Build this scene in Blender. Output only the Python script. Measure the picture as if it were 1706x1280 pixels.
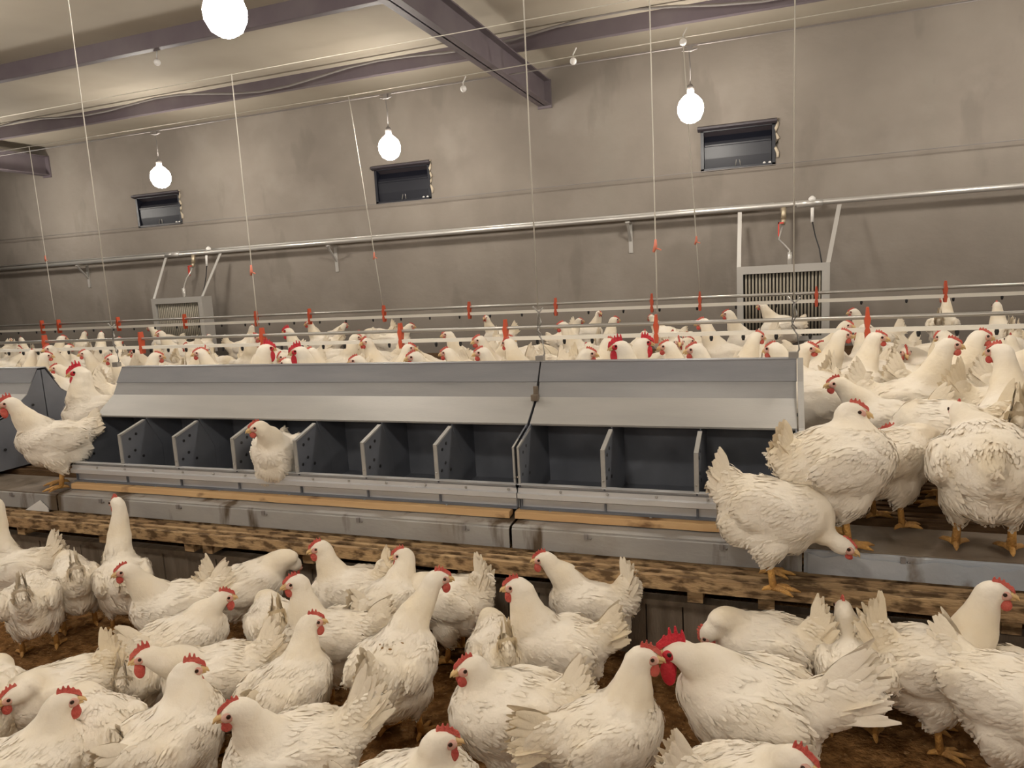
import bpy, bmesh, math, random
import numpy as np
from mathutils import Vector, Matrix, noise
random.seed(7); rng = np.random.RandomState(7)
C = bpy.context.scene.collection
for o in list(bpy.data.objects): bpy.data.objects.remove(o)
PI = math.pi

# ---------------------------------------------------------------- camera
H = 1.2; FPX = 1200.0
YAW, PITCH, ROLL = [math.radians(a) for a in (20.374, 8.347, -3.142)]
_f = Vector((-math.sin(YAW)*math.cos(PITCH), math.cos(YAW)*math.cos(PITCH), -math.sin(PITCH)))
_r = Vector((math.cos(YAW), math.sin(YAW), 0)); _u = _r.cross(_f)
_c, _s = math.cos(ROLL), math.sin(ROLL)
CR = _c*_r + _s*_u; CU = -_s*_r + _c*_u; CF = _f
cam_d = bpy.data.cameras.new('camera'); cam = bpy.data.objects.new('camera', cam_d); C.objects.link(cam)
cam_d.sensor_fit = 'HORIZONTAL'; cam_d.sensor_width = 36; cam_d.lens = FPX/1706*36
cam_d.clip_start = 0.05; cam_d.clip_end = 100
m = Matrix((( CR.x, CU.x, -CF.x, 0), (CR.y, CU.y, -CF.y, 0), (CR.z, CU.z, -CF.z, H), (0, 0, 0, 1)))
cam.matrix_world = m
bpy.context.scene.camera = cam
def ray(u, v): return CR*((u-853)/FPX) + CU*(-(v-640)/FPX) + CF
def on_z(u, v, z):
    d = ray(u, v); k = (z-H)/d.z; return Vector((d.x*k, d.y*k, z))
def on_y(u, v, y):
    d = ray(u, v); k = y/d.y; return Vector((d.x*k, y, H+d.z*k))
def proj(p):
    q = Vector(p) - Vector((0, 0, H)); z = q.dot(CF)
    return 853+FPX*q.dot(CR)/z, 640-FPX*q.dot(CU)/z

# ---------------------------------------------------------------- world, exposure
w = bpy.data.worlds.new('world'); bpy.context.scene.world = w; w.use_nodes = True
w.node_tree.nodes['Background'].inputs[0].default_value = (1.0, .93, .84, 1)
w.node_tree.nodes['Background'].inputs[1].default_value = 0.0
vs = bpy.context.scene.view_settings
vs.view_transform = 'Standard'; vs.look = 'None'; vs.exposure = 1.5; vs.gamma = 1; vs.use_curve_mapping = False
LAMP_STRENGTH = 42.0
LAMP_COLOR = (1.0, .93, .83)

# ---------------------------------------------------------------- materials
def mat(name, col, rough=.7, metal=0, col2=None, scale=5, detail=4, bump=0, bscale=40, lo=.35, hi=.65, stretch=(1,1,1), emit=0, spec=.4, coords='Object'):
    m = bpy.data.materials.new(name); m.use_nodes = True; nt = m.node_tree; b = nt.nodes['Principled BSDF']
    b.inputs['Base Color'].default_value = (*col, 1); b.inputs['Roughness'].default_value = rough
    b.inputs['Metallic'].default_value = metal; b.inputs['Specular IOR Level'].default_value = spec
    tc = nt.nodes.new('ShaderNodeTexCoord'); mp = nt.nodes.new('ShaderNodeMapping')
    nt.links.new(tc.outputs[coords], mp.inputs[0]); mp.inputs['Scale'].default_value = stretch
    if col2:
        n = nt.nodes.new('ShaderNodeTexNoise'); n.inputs['Scale'].default_value = scale; n.inputs['Detail'].default_value = detail
        nt.links.new(mp.outputs[0], n.inputs['Vector'])
        r = nt.nodes.new('ShaderNodeValToRGB'); r.color_ramp.elements[0].position = lo; r.color_ramp.elements[1].position = hi
        r.color_ramp.elements[0].color = (*col, 1); r.color_ramp.elements[1].color = (*col2, 1)
        nt.links.new(n.outputs[0], r.inputs[0]); nt.links.new(r.outputs[0], b.inputs['Base Color'])
    if bump:
        n2 = nt.nodes.new('ShaderNodeTexNoise'); n2.inputs['Scale'].default_value = bscale; n2.inputs['Detail'].default_value = 5
        nt.links.new(mp.outputs[0], n2.inputs['Vector'])
        bp = nt.nodes.new('ShaderNodeBump'); bp.inputs['Strength'].default_value = bump; bp.inputs['Distance'].default_value = .02
        nt.links.new(n2.outputs[0], bp.inputs['Height']); nt.links.new(bp.outputs[0], b.inputs['Normal'])
    if emit:
        b.inputs['Emission Color'].default_value = (*LAMP_COLOR, 1); b.inputs['Emission Strength'].default_value = emit
    return m
def add_blotch(m, col, scale, lo, hi, stretch=(1,1,1), amount=1.0, seed=0.0):
    """mix a second stain colour over a material's base colour"""
    nt = m.node_tree; b = nt.nodes['Principled BSDF']; src = b.inputs['Base Color'].links
    tc = nt.nodes.new('ShaderNodeTexCoord'); mp = nt.nodes.new('ShaderNodeMapping'); mp.inputs['Scale'].default_value = stretch
    mp.inputs['Location'].default_value = (seed, seed*.7, seed*1.3)
    n = nt.nodes.new('ShaderNodeTexNoise'); n.inputs['Scale'].default_value = scale; n.inputs['Detail'].default_value = 6
    r = nt.nodes.new('ShaderNodeMapRange'); r.inputs[1].default_value = lo; r.inputs[2].default_value = hi; r.inputs[4].default_value = amount
    mx = nt.nodes.new('ShaderNodeMix'); mx.data_type = 'RGBA'
    nt.links.new(tc.outputs['Object'], mp.inputs[0]); nt.links.new(mp.outputs[0], n.inputs['Vector']); nt.links.new(n.outputs[0], r.inputs[0])
    nt.links.new(r.outputs[0], mx.inputs[0])
    if src: nt.links.new(src[0].from_socket, mx.inputs[6])
    else: mx.inputs[6].default_value = b.inputs['Base Color'].default_value
    mx.inputs[7].default_value = (*col, 1)
    nt.links.new(mx.outputs[2], b.inputs['Base Color'])
    return m

M = {}
M['concrete'] = mat('concrete_render', (.225,.196,.168), .9, 0, (.295,.26,.225), 1.1, 7, .25, 9, .3, .7, (1,1,1.3), spec=.15)
add_blotch(M['concrete'], (.18,.155,.13), .7, .5, .68, (1,1,.5), .6, 3.1)
add_blotch(M['concrete'], (.33,.295,.26), 1.7, .55, .72, (1,1,1), .5, 9.1)
add_blotch(M['concrete'], (.165,.145,.122), 2.2, .6, .66, (1.0,1,.35), .35, 5.3)
M['ceiling'] = mat('ceiling_sheet', (.37,.325,.26), .75, 0, (.42,.375,.305), 1.2, 3, 0, spec=.2)
M['litter'] = mat('litter', (.15,.070,.022), .95, 0, (.37,.195,.075), 26, 8, 1.0, 70, .36, .68, spec=.1)
add_blotch(M['litter'], (.08,.037,.013), 2.5, .45, .62, (1,1,1), .6, 2.0)
add_blotch(M['litter'], (.46,.28,.13), 85, .6, .7, (1,1,1), .75, 2.7)
M['steel'] = mat('painted_steel_beam', (.125,.10,.115), .55, 0, (.155,.13,.14), 3, 4)
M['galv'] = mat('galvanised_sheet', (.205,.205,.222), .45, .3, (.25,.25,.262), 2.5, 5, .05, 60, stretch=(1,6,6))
M['galv_light'] = mat('galvanised_sheet_pale', (.365,.355,.335), .5, .25, (.42,.405,.38), 2.0, 5, .04, 50, stretch=(1,5,5))  # pale sheet; brightness of the lit partition edges is in this colour
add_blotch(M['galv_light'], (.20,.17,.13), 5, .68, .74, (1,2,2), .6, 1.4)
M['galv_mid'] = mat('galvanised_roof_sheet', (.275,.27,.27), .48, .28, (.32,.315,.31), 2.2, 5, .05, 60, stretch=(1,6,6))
M['lip'] = mat('lip_sheet_highlight', (.58,.58,.59), .38, .35, (.66,.655,.65), 3, 5, .04, 50, stretch=(1,6,6))  # bright highlight on the lip put into the sheet colour
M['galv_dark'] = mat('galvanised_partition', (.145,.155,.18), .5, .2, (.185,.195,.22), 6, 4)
M['ledge'] = mat('ledge_sheet', (.34,.33,.32), .5, .2, (.41,.395,.37), 3, 5, .08, 40, stretch=(1,2,2))
add_blotch(M['ledge'], (.085,.055,.028), 6.5, .56, .66, (1.6,1,.35), .92, 4.2)
add_blotch(M['ledge'], (.22,.16,.10), 3, .55, .7, (1,1,1), .5, 8.2)
M['ledge_dirty'] = mat('ledge_sheet_soiled', (.20,.155,.115), .45, .3, (.27,.225,.175), 4, 5, .1, 40)
add_blotch(M['ledge_dirty'], (.07,.045,.025), 6, .55, .7, (1,1,1), .85, 6.2)
M['film'] = mat('blue_film', (.36,.39,.43), .35, .1, (.44,.46,.49), 4, 4, .2, 25)
add_blotch(M['film'], (.16,.12,.08), 7, .63, .7, (1,1,.6), .8, 1.1)
M['pine'] = mat('pine_batten', (.56,.34,.16), .7, 0, (.64,.43,.22), 4, 6, .1, 60, stretch=(.6,8,8))
add_blotch(M['pine'], (.13,.06,.022), 6, .63, .72, (1,2,2), .85, 3.7)
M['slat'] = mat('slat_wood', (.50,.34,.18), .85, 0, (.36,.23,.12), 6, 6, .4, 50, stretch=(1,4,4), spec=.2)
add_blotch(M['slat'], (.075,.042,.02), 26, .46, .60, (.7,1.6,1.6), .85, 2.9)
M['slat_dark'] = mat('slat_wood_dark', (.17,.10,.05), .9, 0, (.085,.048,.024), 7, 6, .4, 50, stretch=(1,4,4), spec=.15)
M['plank'] = mat('weathered_plank', (.17,.135,.10), .9, 0, (.24,.195,.15), 3, 6, .3, 30, stretch=(8,1,1), spec=.15)
M['pvc'] = mat('white_drinker_pipe', (.80,.76,.68), .35)
M['alu'] = mat('grey_support_tube', (.42,.40,.37), .35, .6)
M['pipe'] = mat('heating_pipe', (.60,.58,.55), .32, .55)
M['orange'] = mat('orange_clip', (.55,.085,.035), .45)
M['pink'] = mat('faded_red_tag', (.75,.24,.16), .5)
M['black'] = mat('black_plastic', (.02,.02,.022), .4)
M['cord'] = mat('cord', (.50,.47,.41), .8)
M['wire'] = mat('grey_wire', (.22,.20,.19), .6)
M['vent'] = mat('inlet_plastic', (.010,.011,.018), .4)
M['vent_rim'] = mat('inlet_rim', (.06,.05,.058), .5)
M['foam'] = mat('foam_smear', (.55,.47,.36), .9)
M['white'] = mat('white_paint', (.75,.73,.70), .5)
M['heater'] = mat('heater_casing', (.46,.44,.41), .5, .2)
M['fin'] = mat('heater_fin', (.33,.295,.235), .6, .1)
M['valve'] = mat('brass_valve', (.5,.42,.3), .4, .6)
M['red'] = mat('red_handle', (.6,.06,.04), .4)
M['globe'] = mat('lamp_globe', (1, 1, 1), .3, emit=LAMP_STRENGTH)
M['comb'] = mat('comb_skin', (.50,.065,.05), .6, 0, (.60,.13,.095), 30, 3, .4, 150)
M['comb_bright'] = mat('comb_skin_bright', (.52,.012,.028), .45, 0, (.62,.03,.045), 30, 3, .4, 150)
M['face'] = mat('face_skin', (.66,.42,.34), .7, 0, (.60,.30,.24), 60)
M['beak'] = mat('beak_horn', (.72,.50,.24), .5)
M['leg'] = mat('leg_scale', (.66,.36,.10), .6, 0, (.50,.27,.09), 40, 3, .5, 200)
M['eye'] = mat('eye_dark', (.03,.012,.006), .12)
# plumage: white, cream where the 'cream' attribute says so
def plumage():
    m = mat('plumage', (.80,.73,.63), .95, spec=.1); nt = m.node_tree; b = nt.nodes['Principled BSDF']
    at = nt.nodes.new('ShaderNodeAttribute'); at.attribute_name = 'cream'
    tc = nt.nodes.new('ShaderNodeTexCoord')
    n = nt.nodes.new('ShaderNodeTexNoise'); n.inputs['Scale'].default_value = 7; n.inputs['Detail'].default_value = 4
    nt.links.new(tc.outputs['Object'], n.inputs['Vector'])
    r = nt.nodes.new('ShaderNodeMapRange'); r.inputs[1].default_value = .45; r.inputs[2].default_value = .75; r.inputs[4].default_value = .38
    ad = nt.nodes.new('ShaderNodeMath'); ad.operation = 'ADD'; ad.use_clamp = True
    nt.links.new(n.outputs[0], r.inputs[0]); nt.links.new(at.outputs['Fac'], ad.inputs[0]); nt.links.new(r.outputs[0], ad.inputs[1])
    mx = nt.nodes.new('ShaderNodeMix'); mx.data_type = 'RGBA'
    mx.inputs[6].default_value = (.86,.79,.68,1); mx.inputs[7].default_value = (.76,.62,.39,1)
    nt.links.new(ad.outputs[0], mx.inputs[0]); nt.links.new(mx.outputs[2], b.inputs['Base Color'])
    n2 = nt.nodes.new('ShaderNodeTexNoise'); n2.inputs['Scale'].default_value = 45; n2.inputs['Detail'].default_value = 5
    nt.links.new(tc.outputs['Object'], n2.inputs['Vector'])
    bp = nt.nodes.new('ShaderNodeBump'); bp.inputs['Strength'].default_value = .5; bp.inputs['Distance'].default_value = .006
    nt.links.new(n2.outputs[0], bp.inputs['Height']); nt.links.new(bp.outputs[0], b.inputs['Normal'])
    b.inputs['Sheen Weight'].default_value = .12
    return m
M['plumage'] = plumage()

# ---------------------------------------------------------------- mesh helpers
def tag(o, label=None, cat=None, group=None, kind=None):
    if label: o['label'] = label
    if cat: o['category'] = cat
    if group: o['group'] = group
    if kind: o['kind'] = kind
    return o
def thing(name, label, cat, loc=(0,0,0), rz=0, group=None):
    o = bpy.data.objects.new(name, None); C.objects.link(o); o.location = loc; o.rotation_euler = (0,0,rz)
    o.empty_display_size = .05
    return tag(o, label, cat, group)
def build(name, bm, mt, parent=None, smooth=False):
    me = bpy.data.meshes.new(name)
    bmesh.ops.recalc_face_normals(bm, faces=bm.faces)
    bm.to_mesh(me); bm.free()
    for x in (mt if isinstance(mt, (list, tuple)) else [mt]): me.materials.append(x)
    if smooth:
        me.polygons.foreach_set('use_smooth', [True]*len(me.polygons))
    o = bpy.data.objects.new(name, me); C.objects.link(o)
    if parent: o.parent = parent
    return o
def BM(): return bmesh.new()
def box(bm, x0, x1, y0, y1, z0, z1, mi=0):
    v = [bm.verts.new(p) for p in ((x0,y0,z0),(x1,y0,z0),(x1,y1,z0),(x0,y1,z0),(x0,y0,z1),(x1,y0,z1),(x1,y1,z1),(x0,y1,z1))]
    for f in ((0,3,2,1),(4,5,6,7),(0,1,5,4),(1,2,6,5),(2,3,7,6),(3,0,4,7)):
        q = bm.faces.new([v[i] for i in f]); q.material_index = mi
def prism_x(bm, poly, x0, x1, mi=0):
    """polygon in (y,z) extruded from x0 to x1"""
    a = [bm.verts.new((x0, y, z)) for y, z in poly]; b = [bm.verts.new((x1, y, z)) for y, z in poly]
    n = len(poly)
    for f in [a[::-1], b] + [[a[i], a[(i+1)%n], b[(i+1)%n], b[i]] for i in range(n)]:
        q = bm.faces.new(f); q.material_index = mi
def sheet(path, t):
    """closed outline of a bent sheet following path (list of (y,z)) with thickness t"""
    out = []; back = []
    for i, p in enumerate(path):
        a = path[max(i-1, 0)]; b = path[min(i+1, len(path)-1)]
        d = Vector((b[0]-a[0], b[1]-a[1])).normalized(); n = Vector((-d.y, d.x))*t
        out.append(p); back.append((p[0]+n.x, p[1]+n.y))
    return out + back[::-1]
def tube(bm, pts, r, seg=8, cap=True, mi=0):
    pts = [Vector(p) for p in pts]; rings = []
    rr = r if isinstance(r, (list, tuple)) else [r]*len(pts)
    up = Vector((0,0,1))
    for i, p in enumerate(pts):
        d = (pts[min(i+1, len(pts)-1)] - pts[max(i-1, 0)]).normalized()
        a = d.cross(up)
        if a.length < .05: a = d.cross(Vector((1,0,0)))
        a.normalize(); b = d.cross(a)
        rings.append([bm.verts.new(p + (a*math.cos(2*PI*k/seg) + b*math.sin(2*PI*k/seg))*rr[i]) for k in range(seg)])
    for i in range(len(rings)-1):
        for k in range(seg):
            f = bm.faces.new((rings[i][k], rings[i][(k+1)%seg], rings[i+1][(k+1)%seg], rings[i+1][k])); f.material_index = mi; f.smooth = True
    if cap:
        for rg in (rings[0][::-1], rings[-1]):
            f = bm.faces.new(rg); f.material_index = mi
def ell(bm, c, r, rot=None, us=14, vs_=9, mi=0):
    """ellipsoid"""
    R = rot or Matrix.Identity(3); c = Vector(c); rings = []
    top = bm.verts.new(c + R @ Vector((0,0,r[2]))); bot = bm.verts.new(c + R @ Vector((0,0,-r[2])))
    for j in range(1, vs_):
        t = PI*j/vs_
        rings.append([bm.verts.new(c + R @ Vector((r[0]*math.sin(t)*math.cos(2*PI*k/us), r[1]*math.sin(t)*math.sin(2*PI*k/us), r[2]*math.cos(t)))) for k in range(us)])
    fs = []
    for k in range(us):
        fs.append(bm.faces.new((top, rings[0][k], rings[0][(k+1)%us]))); fs.append(bm.faces.new((bot, rings[-1][(k+1)%us], rings[-1][k])))
        for j in range(len(rings)-1):
            fs.append(bm.faces.new((rings[j][k], rings[j+1][k], rings[j+1][(k+1)%us], rings[j][(k+1)%us])))
    for f in fs: f.material_index = mi; f.smooth = True

# ---------------------------------------------------------------- the room
XL, XR, YB, YF = -14.0, 9.0, 7.5, -7.0; CEIL = H+2.13
Z = lambda z: H+z      # heights measured from the eye
bm = BM(); box(bm, XL, XR, YF, YB+.3, -.1, 0); tag(build('floor', bm, M['litter']), kind='structure')
bm = BM(); box(bm, XL, XR, YF, YB+.3, CEIL, CEIL+.12); tag(build('ceiling', bm, M['ceiling']), kind='structure')
VENTS = [(-.69, -.005), (-4.325, -3.62), (-7.93, -7.19)]     # x ranges
VZ0, VZ1 = Z(.925), Z(1.325)
bm = BM()
box(bm, XL, XR, YB, YB+.3, 0, VZ0); box(bm, XL, XR, YB, YB+.3, VZ1, CEIL)
xs = [XL] + [a for v in sorted(VENTS) for a in v] + [XR]
for i in range(0, len(xs), 2): box(bm, xs[i], xs[i+1], YB, YB+.3, VZ0, VZ1)
tag(build('wall_back', bm, M['concrete']), kind='structure')
for nm, b in (('wall_left', (XL-.2, XL, YF, YB)), ('wall_right', (XR, XR+.2, YF, YB)), ('wall_front', (XL, XR, YF-.2, YF))):
    bm = BM(); box(bm, *b, 0, CEIL); tag(build(nm, bm, M['concrete']), kind='structure')
# roof steel: purlins along the hall, rafters across it
def ibeam(bm, ax, c, w_, z0, z1, a, b):
    t = .012
    for q in ((c-w_/2, c+w_/2, z0, z0+t), (c-w_/2, c+w_/2, z1-t, z1), (c-t/2, c+t/2, z0, z1)):
        if ax == 'x': box(bm, a, b, q[0], q[1], q[2], q[3])
        else: box(bm, q[0], q[1], a, b, q[2], q[3])
n_trim = 0
for y in (6.42, 4.85, 3.28, 1.71, .14, -1.43, -3.0, -4.6):
    bm = BM(); n_trim += 1
    t = .01
    box(bm, XL, XR, y-.004, y+.004, Z(2.0), Z(2.17)-.04)     # C purlin: web and flanges
    box(bm, XL, XR, y, y+.06, Z(2.0), Z(2.0)+t); box(bm, XL, XR, y, y+.06, CEIL-t, CEIL)
    tag(build('trim_%d' % n_trim, bm, M['steel']), kind='structure')
for x in (-9.45, -2.25, 4.9):
    bm = BM(); n_trim += 1
    ibeam(bm, 'y', x, .13, Z(1.745), Z(2.0), YF, YB-.01)
    box(bm, x-.075, x+.075, YB-.02, YB, Z(1.72), Z(2.0))
    tag(build('trim_%d' % n_trim, bm, M['steel']), kind='structure')

# ---------------------------------------------------------------- lamps
LY1, LY2 = 6.25, 3.06
def lamp(x, y, label, group=None):
    zc = Z(1.29 if y > 6 else 1.365)
    t = thing('pendant_lamp', label, 'lamp', (x, y, zc), 0, group)
    prof = [(0, -.125), (.035, -.12), (.075, -.095), (.10, -.045), (.104, 0), (.09, .045), (.06, .08), (.034, .10), (.028, .105)]
    bm = BM(); seg = 20; rings = []
    bot = bm.verts.new((0,0,-.125))
    for r_, z_ in prof[1:]: rings.append([bm.verts.new((r_*math.cos(2*PI*k/seg), r_*math.sin(2*PI*k/seg), z_)) for k in range(seg)])
    for k in range(seg):
        bm.faces.new((bot, rings[0][(k+1)%seg], rings[0][k]))
        for j in range(len(rings)-1): bm.faces.new((rings[j][k], rings[j][(k+1)%seg], rings[j+1][(k+1)%seg], rings[j+1][k]))
    bm.faces.new(rings[-1]); build('globe', bm, M['globe'], t, True)
    bm = BM(); tube(bm, [(0,0,.10),(0,0,.15),(0,0,.175)], [.03,.03,.018], 12); build('lamp_socket', bm, M['wire'], t)
    bm = BM(); tube(bm, [(0,0,.17),(.004,0,.30),(-.004,0,.43)], .005, 6); build('cord', bm, M['wire'], t)
    bm = BM(); tube(bm, [(-.06,0,.445),(0,0,.43),(.06,0,.445)], .008, 6); box(bm, -.02,.02,-.015,.015,.43,.47); build('hanger', bm, M['wire'], t)
    return t
lamp(-.65, LY1, 'glowing globe lamp hanging above the rightmost black air inlet')
lamp(-3.42, LY1, 'glowing globe lamp hanging above the middle black air inlet')
lamp(-6.22, LY1, 'glowing globe lamp hanging above the leftmost black air inlet')
lamp(-9.1, LY1, 'glowing globe lamp beyond the left edge of the photo, by the back wall')
lamp(2.15, LY1, 'glowing globe lamp beyond the right edge of the photo, by the back wall')
lamp(4.95, LY1, 'far right globe lamp by the back wall, outside the view')
lamp(-2.52, LY2, 'largest glowing globe lamp, cut by the top edge near the ceiling steel')
for x in (-5.5, .42, 3.4): lamp(x, LY2, 'globe lamp of the second row, outside the view', 'globe lamps outside the view')
for x in (-6.5, -3.6, -.7, 2.2): lamp(x, .3, 'unseen globe lamp added above the camera as fill light', 'globe lamps outside the view')  # unseen row added overhead to light the nest fronts
for x in (-4, -.6, 2.8): lamp(x, -2.6, 'unseen globe lamp added behind the camera as fill light', 'globe lamps outside the view')  # unseen row added behind the camera for more fill light

for x in (-7.5, -2.5, 2.5): lamp(x, -5.0, 'unseen globe lamp added in the rearmost row as fill light', 'globe lamps outside the view')  # extra unseen row added to lift the overall fill
# ---------------------------------------------------------------- air inlets in the back wall
for (x0, x1), lab in zip(VENTS, ('rightmost black air inlet flap in the wall, lamp cord passing beside it', 'middle black air inlet in the wall with foam smear at its upper right', 'leftmost black air inlet in the wall, smallest in the photo')):
    w_ = x1-x0; h_ = VZ1-VZ0
    t = thing('air_inlet', lab, 'air inlet', (x0, YB, VZ0))
    bm = BM()
    box(bm, 0, .03, -.01, .28, 0, h_); box(bm, w_-.03, w_, -.01, .28, 0, h_); box(bm, 0, w_, -.01, .28, 0, .025)
    box(bm, 0, w_, -.01, .28, h_-.03, h_); box(bm, 0, w_, .26, .29, 0, h_)
    build('housing', bm, M['vent'], t)
    bm = BM(); prism_x(bm, [(-.05,h_+.012),(.0,h_+.03),(.10,h_-.05),(.10,h_-.065),(-.05,h_-.005)], -.025, w_+.015); build('hood', bm, M['vent_rim'], t)
    bm = BM(); prism_x(bm, sheet([(.03,.03),(.02,.12),(.02,.23),(.03,.27),(.10,h_-.06)], .012), .035, w_-.035); 
    box(bm, .04, w_-.04, .0, .02, .235, .248); build('flap', bm, M['vent'], t)
    bm = BM(); tube(bm, [(w_*.47,.0,.03),(w_*.5,.035,.17),(w_*.54,.0,.03)], .0045, 6); tube(bm, [(w_*.42,.03,.125),(w_*.6,.03,.13)], .005, 6); build('pull_bracket', bm, M['alu'], t)
    bm = BM()
    pts = [(w_+.012, -.012, h_*(1-k/9) + .02) for k in range(9)]
    tube(bm, [(p[0]+.012*math.sin(i*1.9), p[1], p[2]) for i, p in enumerate(pts)], [.008+.008*abs(math.sin(i*1.3+x0)) for i in range(9)], 7)
    build('foam_seal', bm, M['foam'] if x0 > -1 or x0 < -3 else M['vent_rim'], t)
    for k in range(2):
        bm = BM(); ell(bm, (w_-.10+.05*k, .0, .03), (.014,.012,.012), us=8, vs_=6); build('bolt', bm, M['white'], t)

# ---------------------------------------------------------------- wires along the wall and ceiling
def cable(name, pts, r, mt, label, cat='wire', group=None):
    bm = BM(); tube(bm, pts, r, 6); return tag(build(name, bm, mt, None), label, cat, group)
cable('pull_wire', [(XL+.01, 7.40, Z(.945)), (-3.9, 7.40, Z(.915)), (XR-.01, 7.40, Z(.925))], .004, M['wire'], 'long thin pull wire running along the wall under the three air inlets')
cable('suspension_cable', [(XL+.01, 6.0, Z(1.74)), (-3.6, 6.0, Z(1.73)), (-.67, 6.0, Z(1.76)), (XR-.01, 6.0, Z(1.79))], .004, M['cord'], 'pale cable under the ceiling holding the cords of the far drinker line')
cable('suspension_cable', [(XL+.01, 3.9, Z(1.36)), (-.6, 3.9, Z(1.36)), (XR-.01, 3.9, Z(1.38))], .0026, M['cord'], 'pale cable crossing the upper left, holding the cords of the near drinker line')
cable('lamp_cable', [(XL+.01, LY1, Z(1.755)), (XR-.01, LY1, Z(1.765))], .006, M['wire'], 'grey lamp cable in front of the back wall joining the row of hanging lamps')
pts = []
for i in range(46):
    x = XL+.3 + i*.34
    pts.append((x, 6.30, Z(2.06) + .04*math.sin(i*.9) + .035*math.sin(i*.37+1)))
cable('loose_cable', pts, .011, M['wire'], 'loose grey cable draped in waves along the ceiling steel')
for u, v, y, mt in ((955,102,6.0,'white'),(262,104,5.0,'white'),(1138,70,6.0,'white'),(772,148,6.0,'white')):
    p = on_y(u, v, y); bm = BM()
    ell(bm, p, (.028,.028,.028), us=10, vs_=7); tube(bm, [p, (p.x, p.y, p.z+.05), (p.x+.03, p.y, CEIL if u == 262 else p.z+.10)], .005, 6)
    tag(build('pulley', bm, M['white'], None, True), {955:'small white pulley right of the rafter end, near the wall top',262:'small white pulley high on the left between the two ceiling steels',1138:'white pulley just above the rightmost lamp in view',772:'tiny white pulley left of the rafter end, under the ceiling edge'}[u], 'pulley')

# ---------------------------------------------------------------- heating pipe, brackets, heaters
PY, PZ = 7.36, Z(.53)
t = thing('heating_pipe', 'long grey heating pipe running along the back wall', 'pipe')
bm = BM(); tube(bm, [(XL+.01, PY, PZ-.01), (-5, PY, PZ), (0, PY, PZ+.008), (XR-.01, PY, PZ)], .026, 14); build('pipe', bm, M['pipe'], t, False)
bm = BM(); tube(bm, [(XL+.01, PY+.05, PZ+.035), (-1, PY+.05, PZ+.035), (-.02, PY+.05, PZ+.03)], .012, 8); build('return_pipe', bm, M['pipe'], t)
for x in (.0, -.02-7.55):
    bm = BM(); tube(bm, [(x+.18, PY, PZ+.005), (x+.40, PY, PZ+.005)], .032, 12); build('coupling', bm, M['pipe'], t)
def bracket(x, lab):
    t = thing('wall_bracket', lab, 'bracket', (x, YB, PZ))
    bm = BM(); box(bm, -.02, .02, -.012, 0, -.34, -.03); box(bm, -.02, .02, -.17, 0, -.045, -.032); build('arm', bm, M['heater'], t)
    bm = BM(); prism_x(bm, [(-.165,-.045),(-.15,-.045),(-.012,-.20),(-.012,-.225)], -.012, .012); build('brace', bm, M['heater'], t)
bracket(-1.40, 'galvanised bracket under the heating pipe, right of centre below the wall patch')
bracket(-4.93, 'galvanised bracket under the heating pipe, between left and middle air inlets')
bracket(-8.95, 'galvanised bracket under the heating pipe, near the left edge')
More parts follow.
